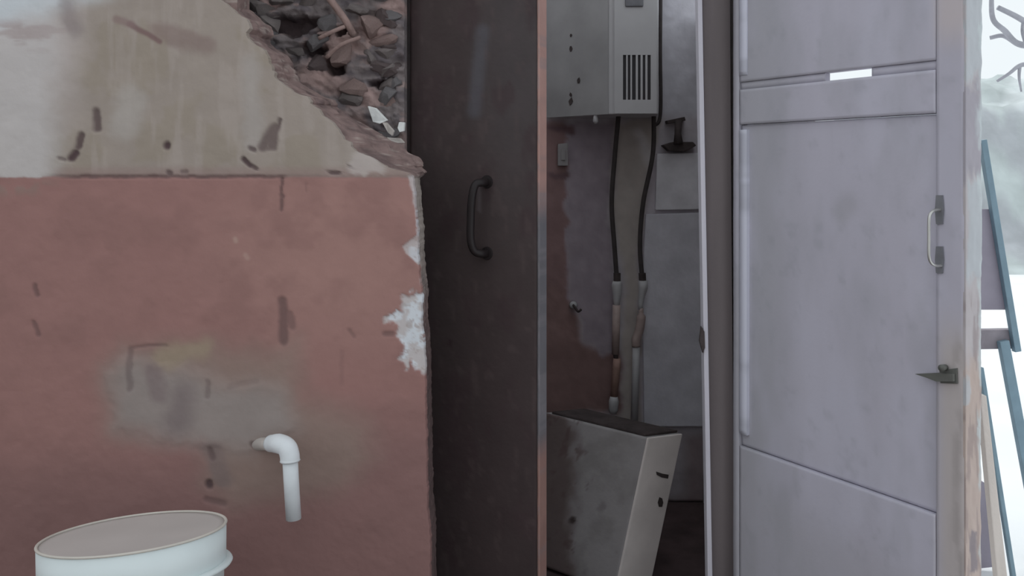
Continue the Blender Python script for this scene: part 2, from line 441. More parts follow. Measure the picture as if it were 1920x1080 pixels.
put_stone(698, 48, 48, 52, 1, .1, dep=.06); put_stone(640, 105, 62, 40, 1, -.7, dep=.06); put_stone(612, 62, 44, 16, 1, -.35, dep=.06)
put_stone(668, 68, 16, 16, 1, 0, dep=.06)
def chip(pts, Y, th, mat):
    o = prism('plaster_chip', [P(a, b, Y+random.uniform(-.004,.004)) for a, b in pts], (0.002, th, 0.001), mat, wall_left, bev=.0012)
chip([(689,199),(704,203),(726,226),(712,232),(699,229)], 1.955, .008, M_chip)
chip([(716,229),(724,230),(738,246),(735,255),(727,249)], 1.955, .008, M_chipb)
chip([(748,229),(758,230),(757,246),(749,248),(745,240)], 1.962, .008, M_chip)
chip([(724,258),(750,260),(758,268),(733,269)], 1.94, .008, M_chipb)
chip([(748,297),(762,296),(763,314),(757,315)], 1.9, .006, M_chip)
chip([(703,292),(711,294),(708,300),(701,300)], 1.88, .006, M_chipb)
chip([(735,316),(752,317),(748,326),(738,327)], 1.84, .006, M_chipb)
chip([(742,276),(754,278),(750,287),(741,286)], 1.92, .008, M_chipb)
random.seed(21)
for _ in range(16):
    a = random.uniform(660, 768); b = random.uniform(238, 318); s = random.uniform(2.5, 6)
    if a < np.interp(b, cy, cx)+16 or a > 756: continue
    chip([(a-s, b-s*.4), (a+s*.3, b-s*.8), (a+s, b+s*.2), (a-s*.2, b+s*.7)], 1.90+random.uniform(0, .04), .006, random.choice([M_chipb, M_chipb, M_st[1]]))
def stick(pts, r, Y, label):
    pp = [P(a, b, Y+c) for a, b, c in pts]
    o = tube('dry_stick', curve_pts(pp, 5), r, M_stick, None, 9)
    tag(o, label, 'stick', kind='thing')
    return o
stick([(604,-22,-.01),(630,14,0),(650,42,.0),(663,66,.012)], .008, 1.955, 'thick broken stick slanting down from the top of the rubble in the wall break')
stick([(598,72,.0),(622,60,-.01),(646,50,.0)], .0045, 1.95, 'short thin stick lying across the rubble left of the thick slanting stick')
stick([(612,108,.0),(640,84,-.01),(676,70,.0)], .0045, 1.945, 'thin stick below the lower end of the thick slanting stick in the rubble')

# ------------------------------------------------------------------ floor, ground, bathroom shell
tag(box('floor', (-4, -3.2, -.12), (.84, 3.1, 0), M_floor, bev=0), 'dark dirty floor in front of the doors', 'floor', kind='structure')
tag(box('floor', (-.238, 2.13, -.01), (.632, 2.998, .004), M_bathfloor, bev=0), 'dark dirty floor of the bathroom', 'floor', kind='structure')
tag(box('ground', (-60, -60, -.3), (90, 120, -.005), M_ground, bev=0), 'pale dusty ground outside to the right', 'ground', kind='structure')
tag(box('wall_shade_blocker', (-4, -3.2, 0), (1.6, -3.0, 1.9), M_house, bev=.01), 'added unseen wall behind the viewer that shades the foot of the red wall', 'wall', kind='structure')  # unseen wall added to cut the skylight on the lower red wall
tag(box('wall_header', (-.9, 2.13, 2.02), (.69, 2.19, 2.14), M_house, bev=.004), 'wall above the doors', 'wall', kind='structure')
tag(box('wall_bathroom_left', (-.32, 2.11, 0), (-.24, 3.1, 1.62), M_house, bev=.004), 'left wall of the bathroom', 'wall', kind='structure')  # unseen side walls kept low, roof left out, to brighten the bathroom
tag(box('wall_bathroom_right', (.632, 2.13, 0), (.69, 3.1, 1.60), M_house, bev=.004), 'right wall of the bathroom', 'wall', kind='structure')
tag(box('wall_doorside', (.505, 2.06, 0), (.69, 2.125, 2.02), M_house, bev=.004), 'short wall beside the door frame', 'wall', kind='structure')

YB = 3.0
EB = .135
def back_cols(x, y):
    wx = x+(fbm(x/26, y/26, 41)-.5)*20; wy = y+(fbm(x/26, y/26, 42)-.5)*20
    n1 = fbm(x/40, y/40, 43); n2 = fbm(x/12, y/12, 44)
    A = lambda c: alb(c, EB)
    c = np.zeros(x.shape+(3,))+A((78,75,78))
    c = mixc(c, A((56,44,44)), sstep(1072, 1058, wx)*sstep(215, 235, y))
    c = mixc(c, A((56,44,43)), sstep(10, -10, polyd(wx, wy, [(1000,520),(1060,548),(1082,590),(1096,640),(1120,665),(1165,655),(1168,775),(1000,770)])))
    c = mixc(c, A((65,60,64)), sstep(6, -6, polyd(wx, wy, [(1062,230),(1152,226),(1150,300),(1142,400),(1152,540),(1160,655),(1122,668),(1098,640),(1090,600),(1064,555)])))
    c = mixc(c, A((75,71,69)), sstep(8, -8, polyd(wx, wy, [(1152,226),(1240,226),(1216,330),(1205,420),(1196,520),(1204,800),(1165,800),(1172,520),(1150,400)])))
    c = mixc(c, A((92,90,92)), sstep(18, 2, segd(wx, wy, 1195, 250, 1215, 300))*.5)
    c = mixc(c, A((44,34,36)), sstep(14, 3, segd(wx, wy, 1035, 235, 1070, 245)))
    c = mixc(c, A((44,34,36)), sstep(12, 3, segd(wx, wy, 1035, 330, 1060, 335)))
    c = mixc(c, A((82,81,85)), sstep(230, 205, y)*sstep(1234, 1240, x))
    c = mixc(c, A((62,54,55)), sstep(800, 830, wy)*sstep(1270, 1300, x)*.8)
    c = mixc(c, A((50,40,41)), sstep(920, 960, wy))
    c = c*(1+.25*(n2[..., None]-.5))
    return c, (n1-.5)*.01
r2 = np.concatenate([np.linspace(-150, -20, 8), np.arange(-15, 945, 5.0)]); c2 = np.concatenate([np.linspace(825, 1015, 10), np.arange(1020, 1330, 4.0), [1335]])
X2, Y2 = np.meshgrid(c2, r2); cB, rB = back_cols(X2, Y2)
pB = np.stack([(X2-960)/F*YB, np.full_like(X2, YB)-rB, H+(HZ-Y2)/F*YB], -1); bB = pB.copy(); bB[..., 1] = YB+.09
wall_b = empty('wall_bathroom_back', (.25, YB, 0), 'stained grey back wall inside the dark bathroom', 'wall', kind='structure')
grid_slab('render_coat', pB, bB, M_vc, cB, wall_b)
def cement_panel(pts, th, c):
    m = material('cement_panel', alb(c, EB), .9, .14, 14, .2, 50)
    return prism('panel', [P(a, b, YB-.02) for a, b in pts], (0, .028, 0), m, wall_b, bev=.003)
cement_panel([(1232,288),(1345,286),(1345,392),(1229,394)], .02, (94,93,96))
cement_panel([(1211,402),(1345,398),(1345,800),(1208,800),(1205,560),(1207,480)], .02, (87,86,90))

# ------------------------------------------------------------------ door frame on the right of the opening
def lean_bar(name, tx0, tx1, bx0, bx1, Y, dy, mat, parent, zt=2.02, zb=0.0, bev=.002):
    pt = 0.0; pb = 1080.0
    def xat(x0, x1, py): return x0+(x1-x0)*(py-pt)/(pb-pt)
    pyt = HZ-(zt-H)*F/Y; pyb = HZ-(zb-H)*F/Y
    q = [P(xat(tx0, bx0, pyt), pyt, Y), P(xat(tx1, bx1, pyt), pyt, Y), P(xat(tx1, bx1, pyb), pyb, Y), P(xat(tx0, bx0, pyb), pyb, Y)]
    return prism(name, q, (0, dy, 0), mat, parent, bev)
trim1 = empty('trim_1', (.45, 2.05, 0), 'dark grey door jamb with a thin pale edge beside the open grey door', 'door frame', kind='structure')
lean_bar('jamb_post', 1317, 1369, 1335, 1377, 2.05, .07, M_jamb, trim1)
lean_bar('pale_bead', 1308, 1317, 1327, 1336, 2.038, .03, M_bead, trim1)
prism('strike_plate', [P(1315,612,2.034), P(1321,622,2.034), P(1322,652,2.034), P(1318,662,2.034), P(1312,640,2.034)], (0,.01,0), M_rust, trim1)
trim2 = tag(box('trim_2', (-.262, 2.045, 0), (-.232, 2.12, 2.02), M_leafdark, bev=.003), 'dark jamb behind the hinge side of the dark brown door', 'door frame', kind='structure')

# ------------------------------------------------------------------ dark brown door leaf
L0 = Vector((-.2304, 2.04, 0)); L1 = Vector((.0581, 1.90, 0))
dl = (L1-L0); WL = dl.length; dl.normalize(); nl = Vector((dl.y, -dl.x, 0))
if nl.y > 0: nl = -nl
door2 = empty('door_2', L0, 'dark brown door leaf with a curved dark handle, left of the bathroom opening', 'door', kind='structure')
def plane_s(px, O, d):
    k = (px-960)/F
    s = (k*O.y-O.x)/(d.x-k*d.y)
    return s
def on_plane(px, py, O, d, n=None, out=0.0):
    s = plane_s(px, O, d); q = O+d*s; r = Vector((q.x, q.y, H+(HZ-py)/F*q.y))
    return r+(n*out if n is not None else Vector())
def leaf_slab(name, O, d, n, s0, s1, z0, z1, th, colf, mat, parent, ds=.008, out=0.0):
    S = np.linspace(s0, s1, max(2, int((s1-s0)/ds)+1)); Z = np.linspace(z1, z0, max(2, int((z1-z0)/ds)+1))
    SS, ZZ = np.meshgrid(S, Z)
    c, rl = colf(SS, ZZ)
    o = np.array(O[:]); dd = np.array(d[:]); nn = np.array(n[:])
    p = o+SS[..., None]*dd+np.stack([0*ZZ, 0*ZZ, ZZ], -1)+nn*(out+rl)[..., None]
    b = o+SS[..., None]*dd+np.stack([0*ZZ, 0*ZZ, ZZ], -1)+nn*(out-th)
    return grid_slab(name, p, b, mat, c, parent)
ED = .52
def dark_cols(s, z):
    u = s*1000; v = z*1000
    c = np.zeros(s.shape+(3,))+alb((49,41,41), ED)
    c = mixc(c, alb((44,33,36), ED), sstep(900, 500, v+.6*(150-u))*.2)
    c = mixc(c, alb((54,49,50), ED), sstep(120, 260, u)*sstep(850, 1300, v)*.8)  # light gradient painted in, leaf paler at its upper right
    c = mixc(c, alb((46,35,37), ED), sstep(.52, .7, fbm(u/50, v/90, 51))*.6)
    c = mixc(c, alb((66,65,70), ED), sstep(26, 6, segd(u, v, 165, 1230, 185, 1400))*.6)  # bluish reflection painted into the leaf colour
    c = mixc(c, alb((70,64,66), ED), sstep(4, 1, segd(u, v, 178, 1010, 178, 1060))*.6)
    c = mixc(c, alb((40,29,31), ED), sstep(9, 3, segd(u, v, 103, 720, 106, 725))*.8)
    c = mixc(c, alb((64,54,54), ED), sstep(.6, .75, fbm(u/14, v/30, 53))*.35)
    return c, (fbm(u/60, v/120, 55)-.5)*.0015
leaf_slab('leaf_sheet', L0, dl, nl, 0, WL-.006, .02, 2.0, .03, dark_cols, M_vcm, door2)
def edge_cols(s, z):
    v = z*1000
    c = np.zeros(s.shape+(3,))+alb((82,80,84), .55)
    c = mixc(c, alb((132,104,98), .55), sstep(.40, .55, fbm(v/130., v*0+1, 57))*sstep(980, 1090, v))
    c = mixc(c, alb((122,92,84), .55), sstep(200, 260, v)*sstep(560, 480, v)*.8)
    c = mixc(c, alb((100,96,99), .55), sstep(.5, .7, fbm(v/30., s*900, 59))*.5)
    return c, (fbm(v/40., s*300, 60)-.5)*.002
leaf_slab('edge_strip', L0, dl, nl, WL-.005, WL+.001, .02, 2.0, .034, edge_cols, M_vcm, door2, ds=.003, out=.001)
# curved pull handle standing off the leaf
hp = [on_plane(913, 341, L0, dl, nl, 0), on_plane(913, 342, L0, dl, nl, .022), on_plane(906, 346, L0, dl, nl, .036), on_plane(902, 372, L0, dl, nl, .042),
      on_plane(900, 410, L0, dl, nl, .042), on_plane(900, 446, L0, dl, nl, .042), on_plane(904, 468, L0, dl, nl, .036), on_plane(912, 474, L0, dl, nl, .022), on_plane(912, 475, L0, dl, nl, 0)]
hd = bm_obj('handle', tube_bm(curve_pts(hp, 5), .0085, 12), M_handle, door2, True)
for py in (341, 475):
    a = on_plane(913, py, L0, dl, nl, -.001); b = on_plane(913, py, L0, dl, nl, .004)
    bm_obj('handle_mount', tube_bm([a, b], [.015, .013], 16), M_handle, hd)
# hinges at the left side of the leaf
for z in (.35, 1.75):
    q = L0+nl*.006; tube('hinge', [Vector((q.x+.012, q.y, z)), Vector((q.x+.012, q.y, z+.08))], .007, M_handle, door2, 10)

# ------------------------------------------------------------------ grey door, open towards the viewer
G0 = Vector((.493, 2.02, 0)); G1 = Vector((.7775, 1.555, 0))
dg = (G1-G0); WG = dg.length; dg.normalize(); ng = Vector((dg.y, -dg.x, 0))
if ng.x > 0: ng = -ng
door1 = empty('door_1', G0, 'grey painted panelled door open towards the viewer, peeling along its edge', 'door', kind='structure')
EG = .43
def grey_cols(s, z):
    u = s*1000; v = z*1000
    c = np.zeros(s.shape+(3,))+alb((128,125,134), EG)
    c = mixc(c, alb((117,116,121), EG), sstep(230, 60, u)*.75)
    c = mixc(c, alb((133,131,141), EG), sstep(.4, .75, fbm(u/120, v/260, 61))*.6)
    c = mixc(c, alb((113,112,118), EG), sstep(.5, .8, fbm(u/70, v/190, 63))*.4)
    c = mixc(c, alb((100,100,106), EG), sstep(.6, .85, fbm(u/26, v/34, 65))*.25)
    c = mixc(c, alb((116,114,118), EG), sstep(500, 380, v+.2*u)*.4)
    c = mixc(c, alb((108,106,110), EG), sstep(36, 6, segd(u, v, 285, 1020, 300, 1035))*.4)
    # worn brown paint on the lock stile
    c = mixc(c, alb((131,124,122), EG), sstep(480, 515, u)*sstep(880, 760, v)*.85)
    c = mixc(c, alb((140,130,128), EG), sstep(470, 510, u)*sstep(1290, 1370, v)*.6)
    c = mixc(c, alb((110,104,103), EG), sstep(512, 530, u)*sstep(840, 780, v)*sstep(.4, .6, fbm(u/12, v/60, 67))*.6)
    return c, (fbm(u/70, v/140, 69)-.5)*.0015
s_l = plane_s(1386, G0, dg); s_m = plane_s(1401, G0, dg); s_r = plane_s(1756, G0, dg)
sa = plane_s(1545, G0, dg); sb = plane_s(1632, G0, dg)
T = .045
LS = lambda nm, s0, s1, z0, z1, th, out=0.0: leaf_slab(nm, G0, dg, ng, s0, s1, z0, z1, th, grey_cols, M_vcd, door1, .006, out)
LS('stile', 0, s_l, .02, 2.0, T)
LS('stile', s_r, WG-.002, .02, 2.0, T)
LS('rail', s_l+.0015, s_r-.0015, 1.202, 1.2785, .03)
LS('rail', s_l+.0015, s_r-.0015, .02, .492, .03)
LS('panel', s_l+.0015, s_r-.0015, .494, 1.200, .02, -.007)
LS('top_board', s_l+.0015, s_r-.0015, 1.2955, 2.0, .02, -.001)
LS('joint_strip', s_l+.0015, sa, 1.279, 1.295, .014, -.004)
LS('joint_strip', sb, s_r-.0015, 1.279, 1.295, .014, -.004)
# moulding along the hinge stile, its highlight painted in as paler colour
def mould(z0, z1):
    def colf(s, z):
        v = z*1000
        c = np.zeros(s.shape+(3,))+alb((146,146,156), EG)
        c = mixc(c, alb((124,124,132), EG), sstep(.5, .7, fbm(v/60., s*0+2, 71))*.7)
        return c, 0*s
    leaf_slab('moulding', G0, dg, ng, s_l+.002, s_m, z0, z1, .010, colf, M_vcd, door1, .01, .0015)
mould(.52, 1.19); mould(1.31, 1.98)
# peeling lock edge
zz = np.concatenate([np.linspace(2.0, 1.42, 20), np.linspace(1.415, .36, 300), np.linspace(.35, .02, 10)])
kk = np.linspace(0, 1, 14)
KK, ZZ = np.meshgrid(kk, zz)
V = ZZ*1000; U = KK*46
c = np.zeros(KK.shape+(3,))+alb((146,140,142), .6)
wv = V+(fbm(U/9, V/22, 73)-.5)*50; wu = U+(fbm(U/9, V/30, 75)-.5)*22
pale = np.maximum.reduce([sstep(1250, 1275, wv)*sstep(-2, 4, wu), sstep(905, 925, wv)*sstep(1085, 1070, wv)*sstep(2, 8, wu), sstep(1145, 1165, wv)*sstep(1225, 1205, wv)*sstep(24, 34, wu)*.8,
                          sstep(700, 712, wv)*sstep(755, 740, wv)*sstep(16, 8, wu)*.8])
c = mixc(c, alb((128,124,132), .6), sstep(1075, 1100, wv)*sstep(1265, 1240, wv)*.8)
c = mixc(c, alb((150,134,126), .6), sstep(800, 740, wv)*.8)
c = mixc(c, alb((112,100,100), .6), sstep(.52, .62, fbm(U/9, V/90, 77))*sstep(910, 860, wv)*.5)
c = mixc(c, alb((104,98,104), .6), sstep(480, 470, wv)*sstep(400, 410, wv)*sstep(10, 16, wu)*sstep(34, 28, wu)*.8)
c = mixc(c, alb((150,152,156), .64), pale)
c = mixc(c, alb((160,166,168), .64), sstep(36, 43, wu)*sstep(.4, .55, fbm(U/20, V/70, 79))*.8)
ra = (fbm(U/10, V/24, 81)-.5)*.004*np.sin(KK*math.pi)+pale*.0012
G1v = np.array(G1[:]); nn = np.array(ng[:]); dd = np.array(dg[:])
# the edge is chipped unevenly along its outer arris
chipw = .0465+(fbm(V/30., V*0, 83)-.5)*.006
pE = G1v-nn*(KK*chipw)[..., None]+dd*(ra)[..., None]+np.stack([0*ZZ, 0*ZZ, ZZ], -1)
bE = G1v-nn*(KK*chipw*.94)[..., None]-dd*.004+np.stack([0*ZZ, 0*ZZ, ZZ], -1)
grid_slab('lock_edge', pE, bE, M_vc, c, door1)
# pull handle with two plates
gh = [on_plane(1765, 393, G0, dg, ng, 0), on_plane(1765, 394, G0, dg, ng, .02), on_plane(1764, 402, G0, dg, ng, .031), on_plane(1764, 418, G0, dg, ng, .034), on_plane(1764, 450, G0, dg, ng, .034),
      on_plane(1764, 476, G0, dg, ng, .034), on_plane(1765, 490, G0, dg, ng, .030), on_plane(1767, 497, G0, dg, ng, .018), on_plane(1767, 498, G0, dg, ng, 0)]
hg = bm_obj('handle', tube_bm(curve_pts(gh, 5), .0027, 12), M_steel, door1, True)
for y0, y1 in ((366, 420), (462, 512)):
    q = [on_plane(a, b, G0, dg, ng, .0005) for a, b in ((1757, y0), (1769, y0), (1771, (y0+y1)/2), (1769, y1), (1757, y1), (1755, (y0+y1)/2))]
    prism('handle_plate', q, ng*.003, M_plate, hg)
# sliding latch
lt = empty('latch', on_plane(1780, 705, G0, dg), None); lt.parent = door1
lt.matrix_parent_inverse = Matrix.Translation(-Vector(door1.location))
q = [on_plane(a, b, G0, dg, ng, .0005) for a, b in ((1758,694),(1796,688),(1797,720),(1760,718))]
def lp(name, mat, pts, th, out):
    return prism(name, [on_plane(a, b, G0, dg, ng, out) for a, b in pts], ng*th, mat, lt, .0004)
lp('latch_plate', M_latch, [(1764,694),(1796,690),(1797,719),(1766,718)], .004, .0005)
lp('latch_tongue', M_latch, [(1722,700),(1764,698),(1794,700),(1794,714),(1762,714),(1744,707)], .006, .005)
tube('latch_knob', [on_plane(1776, 688, G0, dg, ng, .004), on_plane(1776, 688, G0, dg, ng, .018)], [.005, .006], M_latch, lt, 10)
for z in (.06, 1.75):
    tube('hinge', [Vector((G0.x-.004, G0.y-.004, z)), Vector((G0.x-.004, G0.y-.004, z+.09))], .006, M_jamb, door1, 10)

# ------------------------------------------------------------------ white bucket
Cb = P(252, 994, 1.55)
bk_n = Vector((-.065, .14, 1)).normalized()
R = .1525; HB = Cb.z-.03
bucket = empty('bucket', Cb-bk_n*HB, 'white plastic bucket with a thick collar standing before the red wall', 'bucket')
bucket.rotation_euler = Vector((0, 0, 1)).rotation_difference(bk_n).to_euler()
Mb = Matrix.LocRotScale(bucket.location, bucket.rotation_euler, None)
def lathe_child(name, prof, mat, smooth=True, n=72):
    bm = lathe_bm(prof, n); bmesh.ops.transform(bm, matrix=Mb, verts=bm.verts)
    return bm_obj(name, bm, mat, bucket, smooth)
lathe_child('bucket_body', [(R*.84, 0), (R*.845, .01), (R*.955, HB-.068), (R*.975, HB-.066), (R*.985, HB-.005), (R*.972, HB-.005), (R*.94, HB-.05), (R*.82, .006), (R*.3, .005)], M_white)
lathe_child('contents', [(R*.88, HB-.20), (R*.965, HB-.008), (R*.972, HB-.0045), (R*.90, HB-.0055), (R*.5, HB-.0075), (R*.1, HB-.0075)], M_bucketin)
def ring_prof(r0, r1, z0, z1):
    return r0, r1, z0, z1
def ring(name, r, z, a, b, mat):
    bm = bmesh.new(); n, m = 72, 10; vs = []
    for i in range(n):
        t = 2*math.pi*i/n
        vs.append([bm.verts.new(((r+a*math.cos(2*math.pi*j/m))*math.cos(t), (r+a*math.cos(2*math.pi*j/m))*math.sin(t), z+b*math.sin(2*math.pi*j/m))) for j in range(m)])
    for i in range(n):
        for j in range(m):
            bm.faces.new((vs[i][j], vs[(i+1) % n][j], vs[(i+1) % n][(j+1) % m], vs[i][(j+1) % m]))
    bmesh.ops.transform(bm, matrix=Mb, verts=bm.verts)
    return bm_obj(name, bm, mat, bucket, True)
ring('rim', R*.979, HB-.004, .0026, .0022, M_rim)
ring('collar_ring', R*.985, HB-.067, .0095, .005, M_white)
ring('collar_ring', R*.95, HB-.115, .0055, .004, M_white)
# half bricks wedged under its raised side (below the frame)
wedge = box('broken_brick', (-.1, -.05, 0), (.1, .05, .028), M_st[1], None, .004, Matrix.Translation((Cb.x+.06, Cb.y-.15, 0)))
tag(wedge, 'flat broken brick wedged under the white bucket', 'brick')

# ------------------------------------------------------------------ white pipe elbow on the wall
pipe = empty('pvc_pipe', P(482, 832, YW), 'white plastic pipe elbow sticking out of the red wall and pointing down', 'pipe')
a0, a1, a2 = P(470, 833, 1.83), P(512, 832, 1.762), P(527, 832, 1.745)
tube('pipe_stub', [a0, a1, a2], .0125, M_pvcold, pipe, 20)
el = curve_pts([P(508, 831.5, 1.768), P(524, 832, 1.745), P(538, 839, 1.735), P(543, 853, 1.732), P(544, 866, 1.731)], 6)
n_ = len(el)
tube('elbow', el, [.0165]+[.0160+.0025*min(1, i/5) for i in range(1, n_-2)]+[.0195, .0175], M_pvc, pipe, 24)
tube('pipe_drop', [P(544, 860, 1.731), P(546, 900, 1.731), P(550.5, 973, 1.731)], [.0145, .0145, .0145], M_pvc, pipe, 24)

# ------------------------------------------------------------------ bathroom things
heater = empty('water_heater', P(1188, 216, 2.85), 'pale boxy water heater with vertical vent slots hanging on the bathroom wall', 'water heater')
zb = 1.1+(320-214)/F*2.78; zt = zb+.52
def plan(px, Y): return ((px-960)/F*Y, Y)
pl = [plan(1026, 2.985), plan(1141, 2.79), plan(1149, 2.78), plan(1233, 2.78), plan(1236, 2.79), plan(1228, 2.985)]
def extr(name, pl, z0, z1, mat, parent, bev=0):
    return prism(name, [Vector((a, b, z0)) for a, b in pl], (0, 0, z1-z0), mat, parent, bev)
# casing in vertical strips so that the slots are real openings in the front panel
X0, X1 = plan(1152, 2.78)[0], plan(1231, 2.78)[0]
zs0 = 1.1+(320-187)/F*2.78; zs1 = 1.1+(320-103)/F*2.78
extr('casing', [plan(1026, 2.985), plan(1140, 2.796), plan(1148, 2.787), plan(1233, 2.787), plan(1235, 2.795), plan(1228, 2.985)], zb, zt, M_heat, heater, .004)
extr('side_shade_panel', [plan(1025, 2.981), plan(1140, 2.7935), plan(1140, 2.799), plan(1025, 2.987)], zb+.001, zt-.001, M_heatside, heater)  # thin panel added to carry the painted shade of the left flank
fr = bmesh.new()
slots = [(1168,1174),(1177,1182),(1185,1192),(1196,1201),(1205,1210),(1214,1220)]
xs = [X0]
for a, b in slots: xs += [plan(a, 2.78)[0], plan(b, 2.78)[0]]
xs.append(X1)
box_bm((X0, 2.779, zb+.002), (X1, 2.787, zs0), 0, fr)
zk = 1.1+(320-13)/F*2.78
box_bm((X0, 2.779, zs1), (X1, 2.787, zt-.002), 0, fr)
for i in range(0, len(xs), 2): box_bm((xs[i], 2.779, zs0), (xs[i+1], 2.787, zs1), 0, fr)
bm_obj('front_panel', fr, M_heat, heater)
for a, b in slots:
    box('vent_slot', (plan(a, 2.78)[0], 2.784, zs0), (plan(b, 2.78)[0], 2.7868, zs1), M_black, heater, 0)
wx0, wx1 = plan(1172, 2.78)[0], plan(1206, 2.78)[0]
box('control_window', (wx0, 2.774, zk), (wx1, 2.780, zk+.06), M_plate, heater, .004)
tube('drain_knob', [Vector((plan(1117, 2.84)[0], 2.84, zb+.004)), Vector((plan(1117, 2.84)[0], 2.84, zb-.018)), Vector((plan(1117, 2.84)[0], 2.84, zb-.026))], [.006, .009, .004], M_pale, heater, 12)
for zz_, rr in ((190, .010), (178, .006), (92, .007), (151, .008), (66, .005)):
    t_ = .42 if zz_ != 151 else .55
    A, B = Vector((*plan(1026, 2.985), 0)), Vector((*plan(1140, 2.796), 0)); q = A.lerp(B, t_)
    d_ = (B-A).normalized(); n__ = Vector((d_.y, -d_.x, 0)); q.z = 1.1+(320-zz_)/F*q.y
    pts = [q+n__*.0036+d_*rr*random.uniform(.6, 1.1)*math.cos(k*1.047)+Vector((0, 0, rr*random.uniform(.8, 1.6)*math.sin(k*1.047))) for k in range(6)]
    prism('rust_blister', pts, n__*.0015, M_rust, heater)

gap_strip = tube('gap_shadow_strip', curve_pts([P(1239, -260, 2.97), P(1239, -40, 2.97), P(1238, 100, 2.97), P(1239, 190, 2.97), P(1236, 226, 2.97), P(1226, 236, 2.97)], 6), .006, M_hose, None, 10)  # dark strip standing in for the shadow gap beside the heater
tag(gap_strip, 'added dark strip for the shadow gap along the right side of the water heater', 'shadow strip')

h1 = empty('water_hose', P(1157, 520, 2.93), 'dark flexible hose from the heater down to the left wall pipe', 'hose')
tube('hose', curve_pts([P(1160, 214, 2.9), P(1153, 290, 2.92), P(1147, 380, 2.93), P(1152, 460, 2.93), P(1157, 530, 2.93)], 8), .0075, M_hose, h1, 12)
tube('hose_nut', [P(1157, 512, 2.93), P(1157, 530, 2.93)], .0125, M_rust, h1, 6, False)
h2 = empty('water_hose', P(1205, 520, 2.93), 'dark flexible hose from the heater down to the right wall pipe with a bend', 'hose')
tube('hose', curve_pts([P(1226, 214, 2.9), P(1224, 290, 2.92), P(1206, 380, 2.93), P(1200, 460, 2.93), P(1205, 530, 2.93)], 8), .0075, M_hose, h2, 12)
tube('hose_nut', [P(1204, 512, 2.93), P(1205, 530, 2.93)], .0125, M_rust, h2, 6, False)

YP = 2.93
k_ = YP/F
p1 = empty('water_pipe', P(1150, 775, YP), 'straight pinkish water pipe with two couplings, left of the pair under the heater', 'pipe')
tube('valve', [P(1157, 527, YP), P(1157, 534, YP), P(1157, 550, YP), P(1156, 566, YP), P(1156, 574, YP)], [8*k_, 10*k_, 9*k_, 6*k_, 5*k_], M_pale, p1, 16)
tube('pipe', [P(1156, 572, YP), P(1154, 664, YP)], [7.5*k_, 7*k_], M_pink, p1, 16)
tube('joint', [P(1154, 660, YP), P(1155, 676, YP)], [4.5*k_, 4.5*k_], M_rust, p1, 12)
tube('lower_pipe', [P(1157, 672, YP), P(1156, 688, YP), P(1151, 745, YP)], [7*k_, 7.5*k_, 7*k_], M_orange, p1, 16)
tube('coupling', [P(1151, 743, YP), P(1151, 752, YP), P(1150, 768, YP), P(1150, 775, YP)], [7*k_, 9.5*k_, 9*k_, 6*k_], M_pale, p1, 16)
p2 = empty('water_pipe', P(1189, 795, YP), 'pale water pipe with a slanting bend, right of the pair under the heater', 'pipe')
tube('valve', [P(1206, 526, YP), P(1206, 540, YP), P(1203, 556, YP), P(1201, 572, YP), P(1201, 580, YP)], [9*k_, 8.5*k_, 6*k_, 4.5*k_, 4*k_], M_pale, p2, 16)
tube('bend', curve_pts([P(1202, 578, YP), P(1202, 598, YP), P(1199, 618, YP), P(1193, 636, YP), P(1193, 650, YP)], 4), [4.5*k_]*3+[8.5*k_]*11+[8*k_]*3, M_pink, p2, 16)
tube('pipe', [P(1193, 645, YP), P(1192, 700, YP), P(1189, 795, YP)], 7*k_, M_pale, p2, 16)

# tilted casing standing on the bathroom floor
Yc = 2.35
A = P(1216, 821, Yc); Bv = P(1161, 1080, Yc)
ax = (Bv-A); sc_ = (A.z-.006)/(-ax.z); ax = ax*sc_          # down the front corner to the floor
v1 = Vector((.098, .05, -.004)); v2 = Vector((-.262, .20, .012))
case = empty('metal_box', (A+ax), 'grey box casing standing tilted on the bathroom floor below the pipes', 'box')
def hexa(name, p, e1, e2, e3, mat, bev=.003):
    bm = bmesh.new(); vs = [bm.verts.new(p+e1*i+e2*j+e3*k) for i in (0,1) for j in (0,1) for k in (0,1)]
    for f in ((0,1,3,2),(4,6,7,5),(0,4,5,1),(2,3,7,6),(0,2,6,4),(1,5,7,3)): bm.faces.new([vs[i] for i in f])
    bmesh.ops.recalc_face_normals(bm, faces=bm.faces)
    bmesh.ops.bevel(bm, geom=list(bm.edges), offset=bev, segments=2, affect='EDGES', profile=.6)
    return bm_obj(name, bm, mat, case)
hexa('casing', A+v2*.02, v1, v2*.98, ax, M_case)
un, vn = np.linspace(0, .97, 60), np.linspace(0, 1, 60)
UN, VN = np.meshgrid(un, vn)
A_, e2, e3 = np.array(A), np.array(v2), np.array(ax)
sp = A_+(v2.normalized().to_tuple()*np.array(1))*.005+UN[..., None]*e2+VN[..., None]*e3
sn = v2.cross(ax).normalized()
if sn.y > 0: sn = -sn
hx = sp[..., 0]/sp[..., 1]*F+960+(fbm(UN*7, VN*9, 121)-.5)*34
hy = HZ+(H-sp[..., 2])/sp[..., 1]*F
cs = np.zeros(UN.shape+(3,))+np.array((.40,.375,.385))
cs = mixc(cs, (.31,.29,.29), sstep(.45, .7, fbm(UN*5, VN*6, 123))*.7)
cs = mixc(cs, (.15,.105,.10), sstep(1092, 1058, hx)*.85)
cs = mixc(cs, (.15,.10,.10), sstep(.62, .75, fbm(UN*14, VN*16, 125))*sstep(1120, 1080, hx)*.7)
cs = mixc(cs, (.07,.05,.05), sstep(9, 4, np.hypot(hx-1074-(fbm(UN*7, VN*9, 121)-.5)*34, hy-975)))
cs = mixc(cs, (.20,.18,.18), sstep(13, 4, np.hypot(hx-1126, hy-950))*.5)
